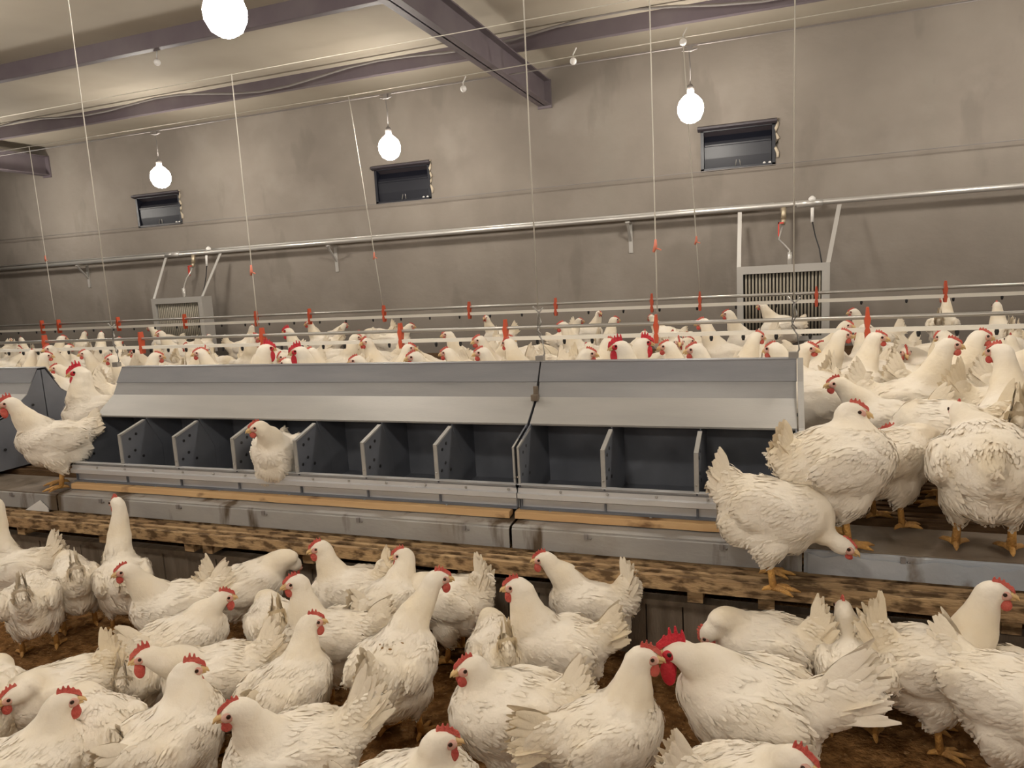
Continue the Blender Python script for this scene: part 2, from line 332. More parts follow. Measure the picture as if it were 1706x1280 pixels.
def heater(x, w_, labs):
    t = thing('wall_heater', labs, 'heater', (x, 7.0, 0))
    d = .17; z0, z1 = Z(-.70), Z(-.012)
    bm = BM()
    box(bm, 0, w_, 0, .045, z1-.07, z1); box(bm, 0, .055, 0, .045, z0, z1-.07); box(bm, w_-.065, w_, 0, .045, z0, z1-.07); box(bm, .055, w_-.065, 0, .045, z0, z0+.04)
    box(bm, 0, w_, .045, d, z1-.012, z1); box(bm, 0, .012, .045, d, z0, z1-.012); box(bm, w_-.012, w_, .045, d, z0, z1-.012); box(bm, .012, w_-.012, .045, d, z0, z0+.012)
    build('casing', bm, M['heater'], t)
    bm = BM(); box(bm, .014, w_-.014, d-.012, d, z0+.014, z1-.014); build('back_panel', bm, M['black'], t)
    n = int((w_-.12)/.029)
    bm = BM()
    for k in range(n):
        xx = .065 + (w_-.13)*(k+.5)/n; tube(bm, [(xx, .03, z0+.04), (xx, .03, z1-.071)], .0095, 8)
    build('fins', bm, M['fin'], t)
    for k, (xa, xb) in enumerate(((-.0, -.0), (w_-.03, w_+.075))):
        bm = BM(); 
        a = Vector((xa+.018, .03, z1)); b = Vector((xb+.018, .30, PZ-.03))
        for dz in (0,): 
            q = [a+Vector((-.018,0,0)), a+Vector((.018,0,0)), b+Vector((.018,0,0)), b+Vector((-.018,0,0))]
            f = [bm.verts.new(p) for p in q] + [bm.verts.new(p+Vector((0,.008,0))) for p in q]
            for g in ((0,1,2,3),(7,6,5,4),(0,4,5,1),(1,5,6,2),(2,6,7,3),(3,7,4,0)): bm.faces.new([f[i] for i in g])
        build('hanging_strap', bm, M['heater'], t)
    xm = w_*.58
    bm = BM(); tube(bm, [(xm-.05, PY-7.0, PZ-.02), (xm-.05, PY-7.0-.01, PZ-.07), (xm-.05, PY-7.0-.02, PZ-.12)], [.026,.022,.026], 10)
    tube(bm, [(xm-.05, PY-7.02, PZ-.12), (xm-.055, .33, PZ-.17)], .02, 10); v_ = build('valve', bm, M['valve'], t)
    bm = BM(); box(bm, xm-.10, xm-.088, .29, .31, PZ-.28, PZ-.15); box(bm, xm-.10, xm-.05, .29, .31, PZ-.165, PZ-.15); build('valve_handle', bm, M['red'], v_)
    bm = BM(); tube(bm, [(xm-.055,.33,PZ-.17),(xm-.075,.30,PZ-.24),(xm-.09,.24,PZ-.31),(xm-.03,.14,PZ-.38),(xm,.09,PZ-.42),(xm,.08,z1+.10)], .008, 8)
    tube(bm, [(xm,.08,z1+.11),(xm,.08,z1-.005)], .02, 10); build('flexible_hose', bm, M['pipe'], t)
    bm = BM(); tube(bm, [(w_*.83,PY-7.0,PZ+.02),(w_*.83,PY-7.0,PZ+.05),(w_*.83,PY-7.0,PZ+.07)], [.035,.032,.01], 12); tube(bm, [(w_*.83,.31,PZ-.04),(w_*.83,.30,PZ-.17)], .014, 10); build('air_vent_cap', bm, M['white'], t)
    bm = BM(); tube(bm, [(w_*.83,.30,PZ-.16),(w_*.86,.24,PZ-.30),(w_*.90,.16,PZ-.42),(w_*.92,.08,z1-.0)], .006, 6); build('power_cable', bm, M['black'], t)
heater(-.34, .785, 'large finned wall heater on the right, hanging below the heating pipe')
heater(-7.36, .80, 'finned wall heater on the far left, hanging below the heating pipe')

# ---------------------------------------------------------------- drinker lines
def drinker(y, ztop, r, lab, clips, nsp):
    t = thing('drinker_line', lab, 'drinker line', (0, y, 0))
    bm = BM(); tube(bm, [(XL+.05, 0, ztop), (0, 0, ztop), (XR-.05, 0, ztop)], r*.8, 12); build('support_tube', bm, M['alu'], t)
    bm = BM(); box(bm, XL+.05, XR-.05, -r, r, ztop-.065-r*.5, ztop-.065+r*1.1); build('water_pipe', bm, M['pvc'], t)
    x = XL+.2; k = 0
    for xx in np.arange(-1.6*y, .35*y, nsp):
        bm = BM(); z0 = ztop-.065-r*.5
        tube(bm, [(xx, 0, z0), (xx, 0, z0-.012), (xx, 0, z0-.028)], [.008,.010,.006], 8); build('nipple', bm, M['black'], t)
    for xx in clips:
        bm = BM(); z0 = ztop-.105
        poly = [(-.008,z0),(.008,z0),(.013,z0+.04),(.008,z0+.055),(.013,z0+.085),(.014,z0+.10),(.009,z0+.115),(.005,z0+.155),(-.005,z0+.155),(-.009,z0+.115),(-.014,z0+.10),(-.013,z0+.085),(-.008,z0+.055),(-.013,z0+.04)]
        a = [bm.verts.new((xx+px_, -r-.005, pz)) for px_, pz in poly]; b = [bm.verts.new((xx+px_, r+.005, pz)) for px_, pz in poly]; n = len(poly)
        bm.faces.new(a); bm.faces.new(b[::-1])
        for i in range(n): bm.faces.new((a[i], b[i], b[(i+1)%n], a[(i+1)%n]))
        build('hanger_clip', bm, M['orange'], t)
    return t
NY, NZ = 3.9, Z(-.283); FY, FZ = 6.0, Z(-.237)
near_clips = [on_y(u, v, NY).x for u, v in ((75,570),(235,563),(437,557),(667,547),(842,543),(1093,533),(1445,527))]
far_clips = [on_y(u, v, FY).x for u, v in ((70,540),(98,540),(197,537),(308,534),(427,530),(516,527),(640,522),(782,517),(926,512),(1086,504),(1166,498),(1360,492),(1575,482))]
drinker(NY, NZ, .013, 'near drinker line: grey tube and cloudy pipe with orange clips just above the flock', near_clips, .16)
drinker(FY, FZ, .016, 'far drinker line: bright white pipe with orange clips along the back wall', far_clips, .30)
def hang(name, p0, p1, lab, r=.0045, tagz=None, slack=0):
    t = thing(name, lab, 'cord', p1)
    p0 = Vector(p0)-Vector(p1); bm = BM()
    tube(bm, [p0*(k/6) + Vector((slack*math.sin(PI*k/6), 0, 0)) for k in range(7)], r, 6); build('cord', bm, M['cord'], t)
    if tagz is not None:
        bm = BM(); q = p0*tagz
        tube(bm, [q+Vector((-.012,0,-.03)), q+Vector((0,-.008,0)), q+Vector((.002,-.008,.035))], [.007,.010,.006], 6)
        tube(bm, [q+Vector((.0,-.005,-.01)), q+Vector((.03,-.01,-.022))], .004, 6); build('red_tag', bm, M['pink'], t)
    return t
for u, v, lab, tz in ((430,545,'cord hanging from the pale cable to the third orange clip of the near drinker line',.23),(1095,520,'cord with faded red tag, to the near drinker line left of the rightmost lamp',.22)):
    p = on_y(u, v, NY); hang('hanging_rope', (p.x-.0, NY, Z(1.365)), (p.x, NY, NZ+.06), lab, .0034, tz)
for (u, v), (u2, v2), lab, tz in (((93,540),(50,255),'leftmost cord of the far drinker line with an orange tag',.36),((638,515),(580,155),'slanting cord to the far drinker line beside the middle lamp',.24),((1166,490),(1138,68),'cord to the far drinker line passing in front of the rightmost lamp',.21)):
    a = on_y(u, v, FY); b = on_y(u2, v2, FY); hang('hanging_rope', (b.x, FY, Z(1.735)), (a.x, FY, FZ+.05), lab, .0045, tz)

# ---------------------------------------------------------------- nest boxes
LIPY = 2.25
def P(y, z): return (y, Z(z))
RC = 2.60            # centre plane of the double row
def mir(path): return [(2*RC-y, z) for y, z in path]
def nest(x0, x1, ncomp, lab):
    t = thing('nest_box', lab, 'nest box', (0, 0, 0))
    # roof: ridge riser, upper slope, lower slope
    bm = BM()
    prism_x(bm, sheet([P(2.575,-.322), P(2.535,-.388)], .004), x0-.002, x1+.002)
    prism_x(bm, sheet([P(2.575,-.322), P(2.625,-.322), P(2.665,-.388)], .004), x0-.002, x1+.002)
    build('ridge_cap', bm, M['galv'], t)
    bm = BM(); prism_x(bm, sheet([P(2.540,-.386), P(2.508,-.442)], .003), x0, x1)
    prism_x(bm, sheet(mir([P(2.540,-.386), P(2.508,-.442)]), .003), x0, x1); build('upper_roof', bm, M['galv_mid'], t)
    bm = BM(); prism_x(bm, sheet([P(2.509,-.441), P(2.402,-.520), P(2.405,-.527)], .003), x0, x1)
    prism_x(bm, sheet(mir([P(2.509,-.441), P(2.402,-.520), P(2.256,-.60)]), .003), x0, x1); build('lower_roof', bm, M['galv_light'], t)
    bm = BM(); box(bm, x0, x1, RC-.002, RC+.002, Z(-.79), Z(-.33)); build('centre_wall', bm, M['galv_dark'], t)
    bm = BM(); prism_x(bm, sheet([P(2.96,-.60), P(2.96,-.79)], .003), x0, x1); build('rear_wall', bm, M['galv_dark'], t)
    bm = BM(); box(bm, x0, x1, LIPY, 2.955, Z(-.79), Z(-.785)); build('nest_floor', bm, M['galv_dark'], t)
    # front lip: folded profile
    bm = BM()
    prism_x(bm, [P(2.238,-.700), P(2.262,-.700), P(2.262,-.712), P(2.250,-.714), P(2.250,-.728), P(2.240,-.731), P(2.240,-.748), P(2.270,-.760), P(2.27,-.79), P(2.278,-.79), P(2.278,-.704)], x0-.003, x1+.003)
    lip = build('front_lip', bm, M['lip'], t)
    k = x0+.15
    while k < x1: bm = BM(); ell(bm, (k, 2.248, Z(-.721)), (.005,.004,.005), us=8, vs_=5); build('rivet', bm, M['alu'], lip); k += .16
    for i in range(ncomp+1):
        x = x0 + (x1-x0)*i/ncomp
        xx0, xx1 = (x-.003, x+.003)
        if i == 0: xx0, xx1 = x, x+.005
        if i == ncomp: xx0, xx1 = x-.005, x
        bm = BM()
        if i in (0, ncomp):
            prism_x(bm, [P(2.256,-.571), P(2.40,-.523), P(2.508,-.446), P(2.58,-.33), P(2.62,-.33), P(2.692,-.446), P(2.945,-.60), P(2.95,-.785), P(2.262,-.785)], xx0, xx1)
        else:
            prism_x(bm, [P(2.256,-.571), P(2.395,-.533), P(2.47,-.66), P(2.47,-.785), P(2.262,-.785)], xx0, xx1)
            prism_x(bm, [P(2.402,-.530), P(2.508,-.452), P(2.57,-.36), P(2.597,-.36), P(2.597,-.785), P(2.472,-.785), P(2.472,-.66)], xx0+.001, xx1-.001)
        # folded front edge, pale colour stands in for the light it catches
        prism_x(bm, [P(2.250,-.571), P(2.256,-.571), P(2.256,-.702), P(2.250,-.702)], x-.007 if i else x, x+.007 if i < ncomp else x, 1)
        prism_x(bm, [P(2.250,-.571), P(2.385,-.531), P(2.387,-.537), P(2.254,-.578)], x-.007 if i else x, x+.007 if i < ncomp else x, 1)
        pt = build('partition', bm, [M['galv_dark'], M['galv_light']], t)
        for (hy, hz) in ((2.300,-.60),(2.335,-.585),(2.32,-.655),(2.36,-.69),(2.285,-.675),(2.53,-.50)):
            bm = BM(); tube(bm, [(x-.0055, hy, Z(hz)), (x+.0055, hy, Z(hz))], .0062, 8)
            build('screw_hole', bm, M['black'], pt)
        bm = BM(); ell(bm, (x, 2.248, Z(-.675)), (.004,.003,.004), us=8, vs_=5); build('screw', bm, M['alu'], pt)
    return t
nest(-2.94, -.842, 7, 'long grey metal nest box of seven compartments, one hen sitting inside')
nest(-.832, .062, 3, 'shorter grey metal nest box of three empty compartments, right end of the row')
nest(-5.65, -3.52, 7, 'grey metal nest box cut by the left edge, its end panel facing the gap')
# end strip and joint plate on the right module
bm = BM(); prism_x(bm, [P(2.575,-.318), P(2.530,-.392), P(2.395,-.527), P(2.25,-.575), P(2.245,-.575), P(2.245,-.66), P(2.238,-.66), P(2.238,-.565), P(2.39,-.515), P(2.522,-.388), P(2.568,-.314)], .066, .084)
tag(build('end_flange', bm, M['galv_light']), 'bent metal flange closing the right end of the nest boxes', 'metal strip')
bm = BM(); box(bm, -.846, -.828, 2.50, 2.506, Z(-.445), Z(-.40)); box(bm, -.85, -.824, 2.48, 2.502, Z(-.452), Z(-.430))
tag(build('joint_plate', bm, M['ledge_dirty']), 'small rusty joint plate on the roof seam between the two nest boxes', 'metal plate')
def nest_cord(x, lab):
    t = thing('hanging_rope', lab, 'cord', (x, 2.60, Z(-.32)))
    bm = BM(); tube(bm, [(0,0,.20),(.0,0,.8),(.004,0,1.6),(0,0,CEIL-Z(-.32))], .0026, 6); build('cord', bm, M['cord'], t)
    bm = BM(); tube(bm, [(-.02,0,.21),(.0,0,.19),(.01,0,.15),(-.006,0,.11),(.012,0,.08),(.018,0,.03),(.004,0,.005)], .0032, 6)
    tube(bm, [(.02,0,.205),(.0,0,.18),(-.005,0,.12),(.01,0,.10)], .003, 6); build('wire_hook', bm, M['alu'], t)
    bm = BM(); box(bm, -.016,.016,-.012,.012,.0,.022); build('clamp', bm, M['alu'], t)
nest_cord(-.845, 'white cord holding the roof seam between the two nest boxes')
nest_cord(.055, 'white cord holding the right end of the nest boxes')
nest_cord(-3.0, 'pale cord holding the left end of the seven-compartment nest box')

# ---------------------------------------------------------------- ledges, battens, slats, step
def ledge(x0, x1, mtop, mface, lab, film=None):
    t = thing('metal_ledge', lab, 'ledge', (0,0,0))
    bm = BM(); prism_x(bm, sheet([P(2.36,-.812), P(2.165,-.822)], .004), x0, x1); build('top_sheet', bm, mtop, t)
    bm = BM(); prism_x(bm, sheet([P(2.167,-.826), P(2.16,-.830), P(2.158,-.8955)], .004), x0, x1); f = build('front_sheet', bm, mface, t)
    for xx in np.arange(x0+.25, x1-.05, .42):
        bm = BM(); box(bm, xx, xx+.012, 2.152, 2.160, Z(-.845), Z(-.828)); ell(bm, (xx+.02, 2.157, Z(-.842)), (.004,.004,.004), us=6, vs_=4); build('fixing', bm, M['wire'], f)
    if film:
        bm = BM(); n = 60; X0, X1 = film; top = []; bot = []
        for i in range(n+1):
            x = X0+(X1-X0)*i/n
            zt = -.833 - .010*abs(math.sin(i*1.7)+.6*math.sin(i*.63)) 
            top.append((x, Z(zt))); bot.append((x, Z(-.8955)))
        fr = [bm.verts.new((x, 2.1535, z)) for x, z in top]; fb = [bm.verts.new((x, 2.1525, z)) for x, z in bot]
        gr = [bm.verts.new((x, 2.1570, z)) for x, z in top]; gb = [bm.verts.new((x, 2.1570, z)) for x, z in bot]
        for i in range(n):
            bm.faces.new((fr[i], fb[i], fb[i+1], fr[i+1])); bm.faces.new((gr[i+1], gb[i+1], gb[i], gr[i])); bm.faces.new((fr[i+1], gr[i+1], gr[i], fr[i])); bm.faces.new((fb[i], gb[i], gb[i+1], fb[i+1]))
        build('torn_film', bm, M['film'], f)
    return t
ledge(-2.94, -.842, M['ledge'], M['ledge'], 'long grey metal ledge with dark drips under the seven-compartment nest box')
ledge(-.832, .07, M['ledge'], M['ledge'], 'grey metal ledge under the three-compartment nest box')
ledge(-6.0, -2.95, M['ledge_dirty'], M['ledge'], 'soiled metal ledge at the left edge under the perched hen')
ledge(.075, 2.5, M['ledge_dirty'], M['film'], 'soiled metal ledge on the right with torn pale blue film on its face', (.085, 2.49))
t = thing('torn_film_scrap', 'white scrap of torn film on the left ledge face', 'film')
bm = BM(); q = [on_y(15,868,2.15), on_y(66,834,2.15), on_y(80,848,2.15), on_y(82,866,2.15)]
a = [bm.verts.new(p) for p in q]; b = [bm.verts.new(p+Vector((0,.004,0))) for p in q]
bm.faces.new(a); bm.faces.new(b[::-1])
for i in range(4): bm.faces.new((a[i], b[i], b[(i+1)%4], a[(i+1)%4]))
build('scrap', bm, M['white'], t)
def batten(x0, x1, lab):
    t = thing('wooden_batten', lab, 'batten', (0,0,0))
    bm = BM()
    z0, z1 = Z(-.815), Z(-.792); v = []
    n = 24
    rows = []
    for i in range(n+1):
        x = x0+(x1-x0)*i/n; o = .0015*math.sin(i*1.3)
        rows.append([bm.verts.new(p) for p in ((x,2.222+o,z0),(x,2.224+o,z1-.002),(x,2.228+o,z1),(x,2.262,z1+.001),(x,2.262,z0+.004))])
    for i in range(n):
        for k in range(5): bm.faces.new((rows[i][k], rows[i][(k+1)%5], rows[i+1][(k+1)%5], rows[i+1][k]))
    bm.faces.new(rows[0]); bm.faces.new(rows[-1][::-1]); build('board', bm, M['pine'], t)
    for x in np.arange(x0+.12, x1, .34):
        bm = BM(); ell(bm, (x, 2.25, z1+.001), (.0055,.0055,.0025), us=8, vs_=5); build('screw', bm, M['alu'], t)
batten(-2.93, -.862, 'long pine batten nailed on the ledge before the seven-compartment nest box')
batten(-.842, -.02, 'short pine batten nailed on the ledge before the three-compartment nest box')
# lower slatted step
t = thing('slatted_step', 'low step of soiled wooden slats along the front of the ledge', 'slatted step', (0,0,0))
zt = Z(-.90)
for y0, y1 in ((2.050,2.070),(2.091,2.108),(2.129,2.146),(2.167,2.184),(2.205,2.225)):
    bm = BM(); box(bm, -6, 2.6, y0, y1, zt-.022 if y0 > 2.06 else zt-.042, zt); 
    build('slat', bm, M['slat'], t)
for i, x in enumerate((-5.2,-4.5,-3.8,-3.1,-2.62,-2.17,-2.08,-1.7,-1.62,-1.0,-.25,-.05,.55,1.2,1.85)):
    bm = BM(); box(bm, x, x+.045, 2.075, 2.6, zt-.085, zt-.022); 
    build('crossbeam', bm, M['slat'], t)
for y0, z0 in ((2.19,-.985),(2.26,-.955)):
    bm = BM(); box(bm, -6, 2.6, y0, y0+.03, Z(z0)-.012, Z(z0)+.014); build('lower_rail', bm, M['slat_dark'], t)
t = thing('plank_skirt', 'dark weathered plank skirt below the slatted step down to the litter', 'plank skirt', (0,0,0))
bm = BM(); x = -6.0
while x < 2.6:
    wd = .10+.05*random.random(); box(bm, x, x+wd-.004, 2.125+.004*random.random(), 2.15, 0, Z(-1.022)+.004*random.random()); x += wd
box(bm, -6, 2.6, 2.15, 2.165, .0, Z(-1.03)); build('boards', bm, M['plank'], t)
bm = BM(); box(bm, -6, 2.6, 2.112, 2.16, Z(-1.022), Z(-1.006)); build('cap_rail', bm, M['plank'], t)
# upper slatted platform
t = thing('slatted_platform', 'raised platform of dark soiled slats carrying the nests and the far flock', 'slatted platform', (0,0,0))
bm = BM(); y = 2.20
while y < 7.42:
    if not (2.20 <= y < 2.36): box(bm, -13.5, 8.5, y, y+.028, Z(-.835), Z(-.80))
    y += .050
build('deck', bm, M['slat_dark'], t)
bm = BM()
for x in np.arange(-13.4, 8.5, .6): box(bm, x, x+.05, 2.40, 7.4, Z(-.90), Z(-.836))
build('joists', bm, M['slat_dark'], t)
bm = BM(); box(bm, -13.5, 8.5, 2.40, 7.45, .001, .03); build('droppings_pit', bm, M['litter'], t)
bm = BM(); t = thing('wire_mesh_panel', 'small wire mesh panel lying on the platform slats at the right edge', 'wire mesh', (.52, 3.16, Z(-.80)))
for k in range(9): tube(bm, [(k*.07,0,.012),(k*.07,.30,.012)], .003, 6)
for k in range(6): tube(bm, [(0,k*.06,.016),(.56,k*.06,.016)], .003, 6)
build('mesh_wires', bm, M['alu'], t)

# ---------------------------------------------------------------- hens
def bez(p0, p1, p2, p3, n):
    return [p0*(1-t)**3 + p1*3*t*(1-t)**2 + p2*3*t*t*(1-t) + p3*t**3 for t in [i/n for i in range(n+1)]]
def loft(bm, cs, rs, seg=16):
    """closed tube through centres cs, rs = list of (halfwidth, halfheight); sections stay across the path"""
    rings = []; n = len(cs)
    for i, c in enumerate(cs):
        d = (cs[min(i+1, n-1)] - cs[max(i-1, 0)]).normalized()
        side = Vector((0,1,0)); side = (side - d*side.dot(d)).normalized(); up = side.cross(d)*-1
        rings.append([bm.verts.new(c + side*rs[i][0]*math.cos(2*PI*k/seg) + up*rs[i][1]*math.sin(2*PI*k/seg)) for k in range(seg)])
    for i in range(n-1):
        for k in range(seg): bm.faces.new((rings[i][k], rings[i][(k+1)%seg], rings[i+1][(k+1)%seg], rings[i+1][k]))
    bm.faces.new(rings[0][::-1]); bm.faces.new(rings[-1])
def rotY(a, piv=(0,0,.2)):
    R = Matrix.Rotation(a, 3, 'Y'); p = Vector(piv)
    return lambda q: R @ (Vector(q)-p) + p
DG = bpy.context.evaluated_depsgraph_get
def remesh(bm, vox, it=5):
    bmesh.ops.recalc_face_normals(bm, faces=bm.faces)
    me = bpy.data.meshes.new('tmp'); bm.to_mesh(me); bm.free()
    o = bpy.data.objects.new('tmp', me); C.objects.link(o)
    r = o.modifiers.new('r', 'REMESH'); r.mode = 'VOXEL'; r.voxel_size = vox
    s = o.modifiers.new('s', 'SMOOTH'); s.iterations = it; s.factor = .5
    dg = DG(); out = bpy.data.meshes.new_from_object(o.evaluated_get(dg), depsgraph=dg)
    bpy.data.objects.remove(o); bpy.data.meshes.remove(me)
    return out
def blade(V, F, T, p, d, nrm, L, W, cream, curl=.0, n=5, seed=0):
    """one feather: tapered, slightly cupped blade with a rounded ragged tip"""
    d = d.normalized(); s = d.cross(nrm).normalized(); nn = s.cross(d).normalized()
    base = len(V)
    prof = [.5, .9, 1.0, .95, .72, .20]
    for i in range(n+1):
        t = i/n; c = p + d*L*t + nn*curl*L*t*t; w_ = W*.5*prof[i]*(1 + .08*math.sin(seed*3.1+i*2.3))
        V.append(c - s*w_ - nn*.12*w_); V.append(c + nn*.03*W); V.append(c + s*w_ - nn*.12*w_)
        T.extend([cream]*3)
    for i in range(n):
        a = base+3*i
        F.append((a, a+1, a+4, a+3)); F.append((a+1, a+2, a+5, a+4))
def hen_mesh(q):
    """returns mesh of the whole feathered bird in its own frame: +X forward, feet at z=0"""
    bp = math.radians(q.get('bp', 8)); tr = rotY(-bp); fat = q.get('fat', 1.0)
    bm = BM()
    st = [(-.150,.262,.018,.020),(-.128,.252,.048,.048),(-.098,.238,.074,.070),(-.056,.222,.093,.087),(0,.212,.104,.094),(.047,.214,.102,.092),(.086,.223,.087,.082),(.12,.236,.061,.062),(.14,.245,.030,.032)]
    loft(bm, [tr((x,0,z)) for x,z,_,_ in st], [(a*fat, b*fat) for _,_,a,b in st])
    ell(bm, tr((-.062,0,.178)), (.084,.084*fat,.080)); ell(bm, tr((.044,0,.180)), (.082,.088*fat,.080))
    lift = q.get('leg', .075)
    for s in (-1, 1):
        ell(bm, tr((-.005,s*.052,.150)), (.060,.048,.070)); ell(bm, (-.012,s*.055,.105), (.030,.026,.040))
        ell(bm, tr((-.028,s*.089*fat,.235)), (.102,.023,.056), Matrix.Rotation(math.radians(10)+(-bp), 3, 'Y'))
    # neck
    hd = Vector(q['head']); hy = q['hyaw']; hp = q.get('hpitch', -.1)
    fd = Vector((math.cos(hy)*math.cos(hp), math.sin(hy)*math.cos(hp), math.sin(hp)))
    nb = Vector(tr((.072,0,.262))); up = hd.z > nb.z+.03
    dist = (hd-nb).length
    tail_end = hd - fd*(.012 if up else .03)
    p1 = nb + Vector((.35,0,.65)).normalized()*dist*.4 if up else nb + Vector((.9,0,.1))*dist*.45
    p2 = tail_end + Vector((-.15*fd.x,-.15*fd.y,-1)).normalized()*dist*.34 if up else tail_end - (fd*.7-Vector((0,0,.25)))*dist*.35
    cs = bez(Vector(tr((.038,0,.222))), p1, p2, tail_end, 9)
    r0, r1 = q.get('nr', (.080, .030))
    rs = []
    for i in range(10):
        t = i/9; r = r1 + (r0-r1)*(1-t)**1.45; rs.append((r*.92, r))
    loft(bm, cs, rs, 14)
    Rh = Matrix((fd, Vector((0,0,1)).cross(fd).normalized(), fd.cross(Vector((0,0,1)).cross(fd).normalized()))).transposed()
    ell(bm, hd, (.036,.0255,.028), Rh); ell(bm, hd+fd*.016, (.026,.020,.020), Rh)
    # tail base
    ta = math.radians(q.get('tail', 48)); tb = Vector(tr((-.112,0,.255))); td = Vector((-math.cos(ta),0,math.sin(ta)))
    tk = max(q.get('tlen', .125), .085)/.125; loft(bm, [tb-td*.03, tb, tb+td*.04*tk, tb+td*.075*tk, tb+td*.095*tk], [(.054,.058),(.046,.054),(.032,.052),(.024,.046),(.012,.032)], 14)
    vox = q.get('vox', .0085)
    me = remesh(bm, vox, 5)
    nv = len(me.vertices)
    co = np.empty(nv*3); me.vertices.foreach_get('co', co); co = co.reshape(-1,3)
    no = np.empty(nv*3); me.vertices.foreach_get('normal', no); no = no.reshape(-1,3)
    sd = q.get('seed', 0)*3.7
    csn = np.array([list(c) for c in cs]); 
    # distance to neck line
    dn = np.stack([np.linalg.norm(co-c, axis=1) for c in csn[3:]], 1); nk = dn.argmin(1); ndist = dn.min(1)
    neckness = np.clip(1.6 - ndist/.045, 0, 1)
    hdist = np.linalg.norm(co-np.array(list(hd)), axis=1)
    # soft lumps of plumage
    for i in range(nv):
        p = Vector(co[i])
        a = noise.noise(p*17+Vector((sd,0,0)))*.0075 + noise.noise(p*42+Vector((0,sd,0)))*.0035
        k = (.25+.75*(1-neckness[i])) * (0.15 if hdist[i] < .045 else 1)
        co[i] += no[i]*a*k
    V = [Vector(c) for c in co]; F = [tuple(p.vertices) for p in me.polygons]; T = []
    tcol = q.get('cream', .35)
    tbn = np.array(list(tb+td*.05)); tdist = np.linalg.norm(co-tbn, axis=1)
    for i in range(nv):
        T.append(float(np.clip(neckness[i]*.5*np.clip((hdist[i]-.03)/.08, 0, 1) * (.6+tcol) + np.clip(1-tdist[i]/.07,0,1)*tcol, 0, 1)))
    bpy.data.meshes.remove(me)
    # small overlapping feathers lying along the skin
    nfl = q.get('flakes', 1700)
    idx = rng.choice(nv, size=min(nfl, nv), replace=False)
    for i in idx:
        if hdist[i] < .05: continue
        p = Vector(co[i]); n_ = Vector(no[i])
        if neckness[i] > .3:
            k = 3+nk[i]; fl = cs[max(k-1,0)] - cs[min(k+1, 9)]; L, W, lf = .022, .0055, .05
        else:
            low = p.z < .17
            fl = Vector((-1, 0, -.35 if p.z > .16 else -1.1)); L, W, lf = (.024, .0085, .045) if not low else (.024, .0065, .11)
        fl = fl - n_*fl.dot(n_)
        if fl.length < .1: continue
        fl.normalize(); L *= .8+.4*rng.rand(); 
        fl = (fl + Vector(rng.randn(3))*.12); fl = (fl - n_*fl.dot(n_)).normalized()
        d = (fl + n_*lf).normalized()
        b0 = len(V); s = d.cross(n_).normalized(); p = p + n_*.0005
        V += [p, p+d*L*.55-s*W*.5, p+d*L*.6+n_*.001, p+d*L*.55+s*W*.5, p+d*L*.93-s*W*.25-n_*.0008, p+d*L*.93+s*W*.25-n_*.0008]
        T += [T[i]]*6
        F += [(b0,b0+1,b0+2),(b0,b0+2,b0+3),(b0+1,b0+4,b0+2),(b0+2,b0+4,b0+5),(b0+2,b0+5,b0+3)]
    # wing quills
    for s in (-1, 1):
        for k in range(7):
            p = Vector(tr((-.040-.010*k, s*(.098-.006*k)*fat, .256-.011*k)))
            d = Vector((-1, -s*.30, -.05-.05*k)); blade(V, F, T, p, d, Vector((0, s, .25)), .078-.004*k, .020, tcol*.25, -.10, seed=k+sd)
    # tail fan: two halves like a steep tent
    tl = q.get('tlen', .125)*.78; spread = q.get('spread', 1.0)
    for s in (-1, 1):
        for k in range(18 if tl > .045 else 0):
            a = ta + math.radians((-22 + 2.5*k)*spread)
            d = Vector((-math.cos(a), s*(-.07+.005*(17-k)) + .02*math.sin(k*2.3+sd), math.sin(a)))
            p = tb + td*.018 + Vector((0, s*(.023-.0006*k), -.014+.0035*k))
            blade(V, F, T, p, d, Vector((.3*math.sin(a), s, .3*math.cos(a))), tl*(.90+.10*math.sin(k*1.7+sd+s)+.05*math.sin(k*4.1)), .023, tcol*.7, .06*math.sin(k*2.1+sd), seed=k+sd)
        for k in range(14 if tl > .045 else 0):
            a = ta + math.radians((-36 + 5*k)*spread)
            d = Vector((-math.cos(a), s*(-.14+.04*math.sin(k)), math.sin(a)))
            blade(V, F, T, tb + Vector((.0, s*.027, -.02+.004*k)), d, Vector((.3*math.sin(a), s, .3*math.cos(a))), tl*(.42+.1*math.sin(k*2.2)), .018, tcol*.5, -.10, seed=k)
    nb_ = Vector((-math.sin(ta), 0, -math.cos(ta)))
    for r_ in range(2 if tl > .045 else 0):
        for k in (-3, 3, -2, 2, -1, 1, 0):
            blade(V, F, T, tb + td*(.03-.03*r_) + nb_*(.012+.004*r_-.002*abs(k)) + Vector((0,.006*k,0)), td + Vector((0,(.03+.02*r_)*k,0)) + nb_*.10, nb_, tl*(.86-.22*r_-.03*abs(k)), .024, tcol*.7, .0, seed=k+sd)
    me = bpy.data.meshes.new('body'); me.from_pydata([tuple(v) for v in V], [], F)
    me.polygons.foreach_set('use_smooth', [True]*len(me.polygons))
    at = me.attributes.new('cream', 'FLOAT', 'POINT'); at.data.foreach_set('value', T)
    me.materials.append(M['plumage']); me.update()
    return me, hd, fd, Rh
def frame_bm(Rh, hd):
    return lambda p: Rh @ Vector(p) + hd
